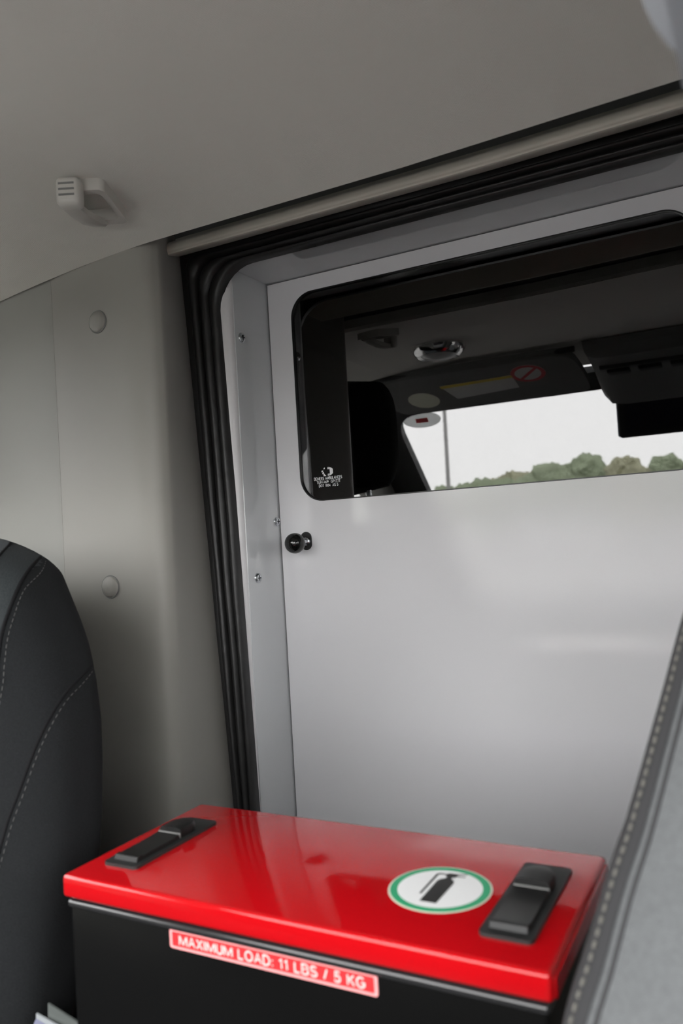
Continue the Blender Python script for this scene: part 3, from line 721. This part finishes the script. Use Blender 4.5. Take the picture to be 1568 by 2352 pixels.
wl_ = obj('warning_label', vst([(-0.72, 0.30), (-0.53, 0.28), (-0.53, 0.62), (-0.70, 0.70)]), M['paper'], sv, smooth=False)
obj('label_band', vst([(-0.72, 0.30), (-0.53, 0.28), (-0.53, 0.34), (-0.72, 0.37)], 0.0192, 0.0003), M['yellow'], wl_, smooth=False)
cs = [(-0.49 + 0.042*math.cos(2*PI*k/28), 0.30 + 0.21*math.sin(2*PI*k/28)) for k in range(28)]; ci = [(-0.49 + 0.032*math.cos(2*PI*k/28), 0.30 + 0.16*math.sin(2*PI*k/28)) for k in range(28)]
cst = obj('round_sticker', vst(cs), M['paper'], sv, smooth=False)
obj('red_ring', plate(cs, [ci], lambda a, b, t: vis(a, b, 0.0192 + t), 0.0003), M['red_print'], cst, smooth=False)
obj('red_bar', vst([(-0.518, 0.42), (-0.512, 0.45), (-0.460, 0.19), (-0.466, 0.16)], 0.0192, 0.0003), M['red_print'], cst, smooth=False)
obj('oval_sticker', vst([(-0.79 + 0.042*math.cos(2*PI*k/28), 0.62 + 0.22*math.sin(2*PI*k/28)) for k in range(28)]), M['stk_cream'], sv, smooth=False)
obj('pivot_rod', tube([(-0.885, 0.13, 0.405), (-0.365, 0.13, 0.405)], 0.007, 10), M['dark_trim'], sv)

oc = thing('overhead_console', 'dark overhead console above the windscreen, mirrored right of the sun visor', 'console', (-0.22, 0.0, 0.40))
ocr = []
for x, s in ((-0.350, 0.35), (-0.343, 0.75), (-0.325, 0.95), (-0.29, 1.0), (-0.10, 1.0), (-0.065, 0.95), (-0.05, 0.6)):
    ocr.append([(x, 0.12, 0.422), (x, 0.10, 0.415-0.035*s), (x, 0.02, 0.415-0.06*s), (x, -0.06, 0.415-0.105*s), (x, -0.10, 0.415-0.12*s), (x, -0.13, 0.415-0.10*s), (x, -0.15, 0.422)])
g = grid(ocr); m_ = len(ocr[0]); g[1].extend([list(range(m_)), [(len(ocr)-1)*m_+k for k in range(m_)]])
obj('housing', g, M['grey_trim'], oc)
for k in range(3): obj('switch', rbox(-0.31+0.07*k, -0.26+0.07*k, 0.0, 0.05, 0.352, 0.366, 0.003, 2), M['dark_hole'], oc)
obj('switch_bezel', rbox(-0.325, -0.085, -0.012, 0.062, 0.360, 0.378, 0.003, 2), M['dark_trim'], oc)

mo = thing('rear_view_monitor', 'black rear view monitor hanging at the windscreen, mirrored at the right edge of the window', 'monitor', (-0.22, -0.2, 0.335))
obj('case', rbox(-0.328, -0.115, -0.225, -0.20, 0.222, 0.326, 0.006, 3), M['dark_hole'], mo)
obj('screen', rbox(-0.312, -0.131, -0.201, -0.1985, 0.234, 0.316), M['screen'], mo, smooth=False)
obj('side_cover', rbox(-0.3325, -0.3275, -0.226, -0.204, 0.226, 0.322, 0.002, 2), M['console_light'], mo)
obj('bracket', rbox(-0.235, -0.205, -0.235, -0.215, 0.31, 0.385, 0.004, 2), M['dark_trim'], mo)

# pale moulded console over the driver's seat (its rounded corner enters the top right of the view)
po = thing('roof_stowage', 'pale grey rounded roof stowage unit at the top right corner', 'roof console', (0.15, 0.2, 0.40))
pr = []
for y, s in ((0.30, 0.90), (0.296, 0.96), (0.28, 1.0), (0.10, 1.0), (0.02, 0.9)):
    cx, hw = 0.1785, 0.215*s
    zb = 0.138 + (1-s)*0.2
    pr.append([(cx-hw*1.02, y, 0.425), (cx-hw*0.985, y, 0.26), (cx-hw*0.955, y, zb+0.045), (cx-hw*0.915, y, zb+0.017), (cx-hw*0.85, y, zb+0.003), (cx-hw*0.76, y, zb),
               (cx+hw*0.76, y, zb), (cx+hw*0.85, y, zb+0.003), (cx+hw*0.915, y, zb+0.017), (cx+hw*0.955, y, zb+0.045), (cx+hw*0.985, y, 0.26), (cx+hw*1.02, y, 0.425)])
pr = [[(p[0], p[1], p[2]) for p in smooth_path(r, 3)] for r in pr]
g = grid(pr); m_ = len(pr[0]); g[1].extend([list(range(m_)), [(len(pr)-1)*m_+k for k in range(m_)]])
obj('housing', g, M['console_light'], po)
obj('shelf_lip', rbox(0.0, 0.36, 0.005, 0.02, 0.20, 0.30, 0.006, 2), M['grey_trim'], po)

# ------------------------------------------------------------------ outdoors ahead of the windscreen
GZ = -1.72/U
struct(obj('ground', ([(-150, -160, GZ), (150, -160, GZ), (150, 30, GZ), (-150, 30, GZ)], [[0, 1, 2, 3]]), M['asphalt'], smooth=False), 'pale concrete lot around the vehicle', 'ground')
film = bpy.data.materials.new('translucent_film'); film.use_nodes = True; nt = film.node_tree; pb = nt.nodes['Principled BSDF']
pb.inputs['Base Color'].default_value = (0.6, 0.62, 0.62, 1); pb.inputs['Roughness'].default_value = 0.5; pb.inputs['Alpha'].default_value = 0.55; M['film'] = film
stk = thing('inspection_sticker', 'pale oval sticker with red print on the windscreen corner', 'sticker', ws(-0.915, 0.09))
obj('face', plate([(-0.915 + 0.062*math.cos(2*PI*k/32), 0.092 + 0.030*math.sin(2*PI*k/32)) for k in range(32)], [], lambda a, b, t: ws(a, b, -0.0006-t + 0.012), 0.0006), M['film'], stk, smooth=False)
obj('red_print', plate([(-0.935, 0.085), (-0.895, 0.085), (-0.895, 0.102), (-0.935, 0.102)], [], lambda a, b, t: ws(a, b, -0.0014-t + 0.012), 0.0004), M['red_print'], stk, smooth=False)
hood = thing('hood', 'white engine hood added in front of the windscreen to bounce daylight up', 'hood', (XM, -1.4, -0.6))  # added out of view so its white top throws daylight onto the headliner
hp = smooth_path([(0, -0.99, -0.285), (0, -1.25, -0.345), (0, -1.50, -0.43), (0, -1.66, -0.56), (0, -1.70, -0.80)], 5)
obj('panel', grid([[(x, p.y, p.z - 0.10*((x-XM)/0.8)**4) for p in hp] for x in [XM - 0.8 + 1.6*k/16 for k in range(17)]]), M['white'], hood)
obj('cowl', rbox(XL, XR, -1.02, -0.985, -0.34, -0.283, 0.004, 2), M['dark_trim'], hood)
lp = thing('lamp_pole', 'tall slim street lamp pole seen in the window reflection', 'lamp pole', (-9.25, -23.0, GZ))
obj('pole', tube([(-9.25, -23, GZ), (-9.2, -23, 4.0), (-9.1, -23, 9.5)], [0.075, 0.06, 0.045], 10), M['galv'], lp)
obj('arm', tube(smooth_path([(-9.1, -23, 9.4), (-8.9, -23, 9.9), (-8.0, -23, 10.1)], 4), 0.035, 8), M['galv'], lp)
obj('lamp_head', rbox(-8.1, -7.4, -23.12, -22.88, 10.0, 10.12, 0.04, 2), M['galv'], lp)

def tree(x, y, top, r, k):
    base = (x, y, GZ); side = 'olive' if k % 3 == 0 else 'green'
    t = thing('tree', '', 'tree', base, 'trees beyond the windscreen')
    rng = random.Random(k*17+3); gs = []
    hgt = top - GZ
    for b in range(9):
        a = rng.uniform(0, 2*PI); rr = r*rng.uniform(0.0, 0.62); cz = GZ + hgt*rng.uniform(0.42, 0.80)
        br = r*rng.uniform(0.36, 0.55); br = min(br, (top-cz)*0.98) if b else br
        if b == 0: rr = 0; br = r*0.55; cz = top - br
        bm = bmesh.new(); bmesh.ops.create_icosphere(bm, subdivisions=4, radius=1.0)
        c = Vector((x + rr*math.cos(a), y + rr*math.sin(a), cz))
        for v in bm.verts:
            n1 = noise.noise(v.co*2.6 + Vector((k*3.1, b*5.7, 0))); n2 = noise.noise(v.co*7.0 + Vector((b*2.1, k, 4)))
            v.co = c + v.co*br*(1 + 0.22*n1 + 0.16*n2 + 0.14*noise.noise(v.co*17 + Vector((k, b, 9))))
        gs.append(bm_geo(bm))
    obj('crown', join(*gs), M['leaf2'] if k % 3 == 0 else M['leaf'], t)
    obj('trunk', tube([(x, y, GZ), (x + 0.1, y, GZ + hgt*0.55)], [0.16, 0.10], 8), M['bark'], t)
    return t
spots = []
for x, k, r in ((-0.62, 0.058, 2.1), (-0.54, 0.064, 2.1), (-0.47, 0.060, 1.9), (-0.42, 0.066, 1.8), (-0.375, 0.062, 1.6), (-0.325, 0.066, 1.8), (-0.28, 0.072, 1.8), (-0.235, 0.079, 1.9),
                (-0.19, 0.084, 1.9), (-0.145, 0.078, 1.5), (-0.10, 0.076, 1.6), (-0.05, 0.078, 1.5), (-0.005, 0.080, 2.0), (0.06, 0.074, 2.1), (0.13, 0.080, 2.2), (0.21, 0.072, 2.2)):
    d = 36.0 if len(spots) % 2 else 42.0
    spots.append((x*(d+2), -d, k*(d+2), r))
words = ['olive tree at the far left end of the row beyond the windscreen', 'second tree from the far left end of the row, out of the window reflection',
         'green low tree left of the lamp pole beyond the windscreen', 'olive tree just left of the lamp pole beyond the windscreen', 'low green tree right at the foot of the lamp pole',
         'green tree first to the right of the lamp pole', 'olive tree second to the right of the lamp pole', 'rounded green tree third to the right of the lamp pole',
         'tallest green tree in the middle of the reflected row', 'olive tree just right of the tallest one, below the monitor\'s left edge', 'green tree below the middle of the rear view monitor',
         'green tree below the rear view monitor\'s right edge', 'olive tree just outside the right edge of the window reflection',
         'third green tree from the right end of the row, beyond the monitor',
         'second tree from the right end of the row, out of the window reflection', 'olive tree at the right end of the row, out of the window reflection']
for k, s in enumerate(spots):
    tree(*s, k)['label'] = words[k]
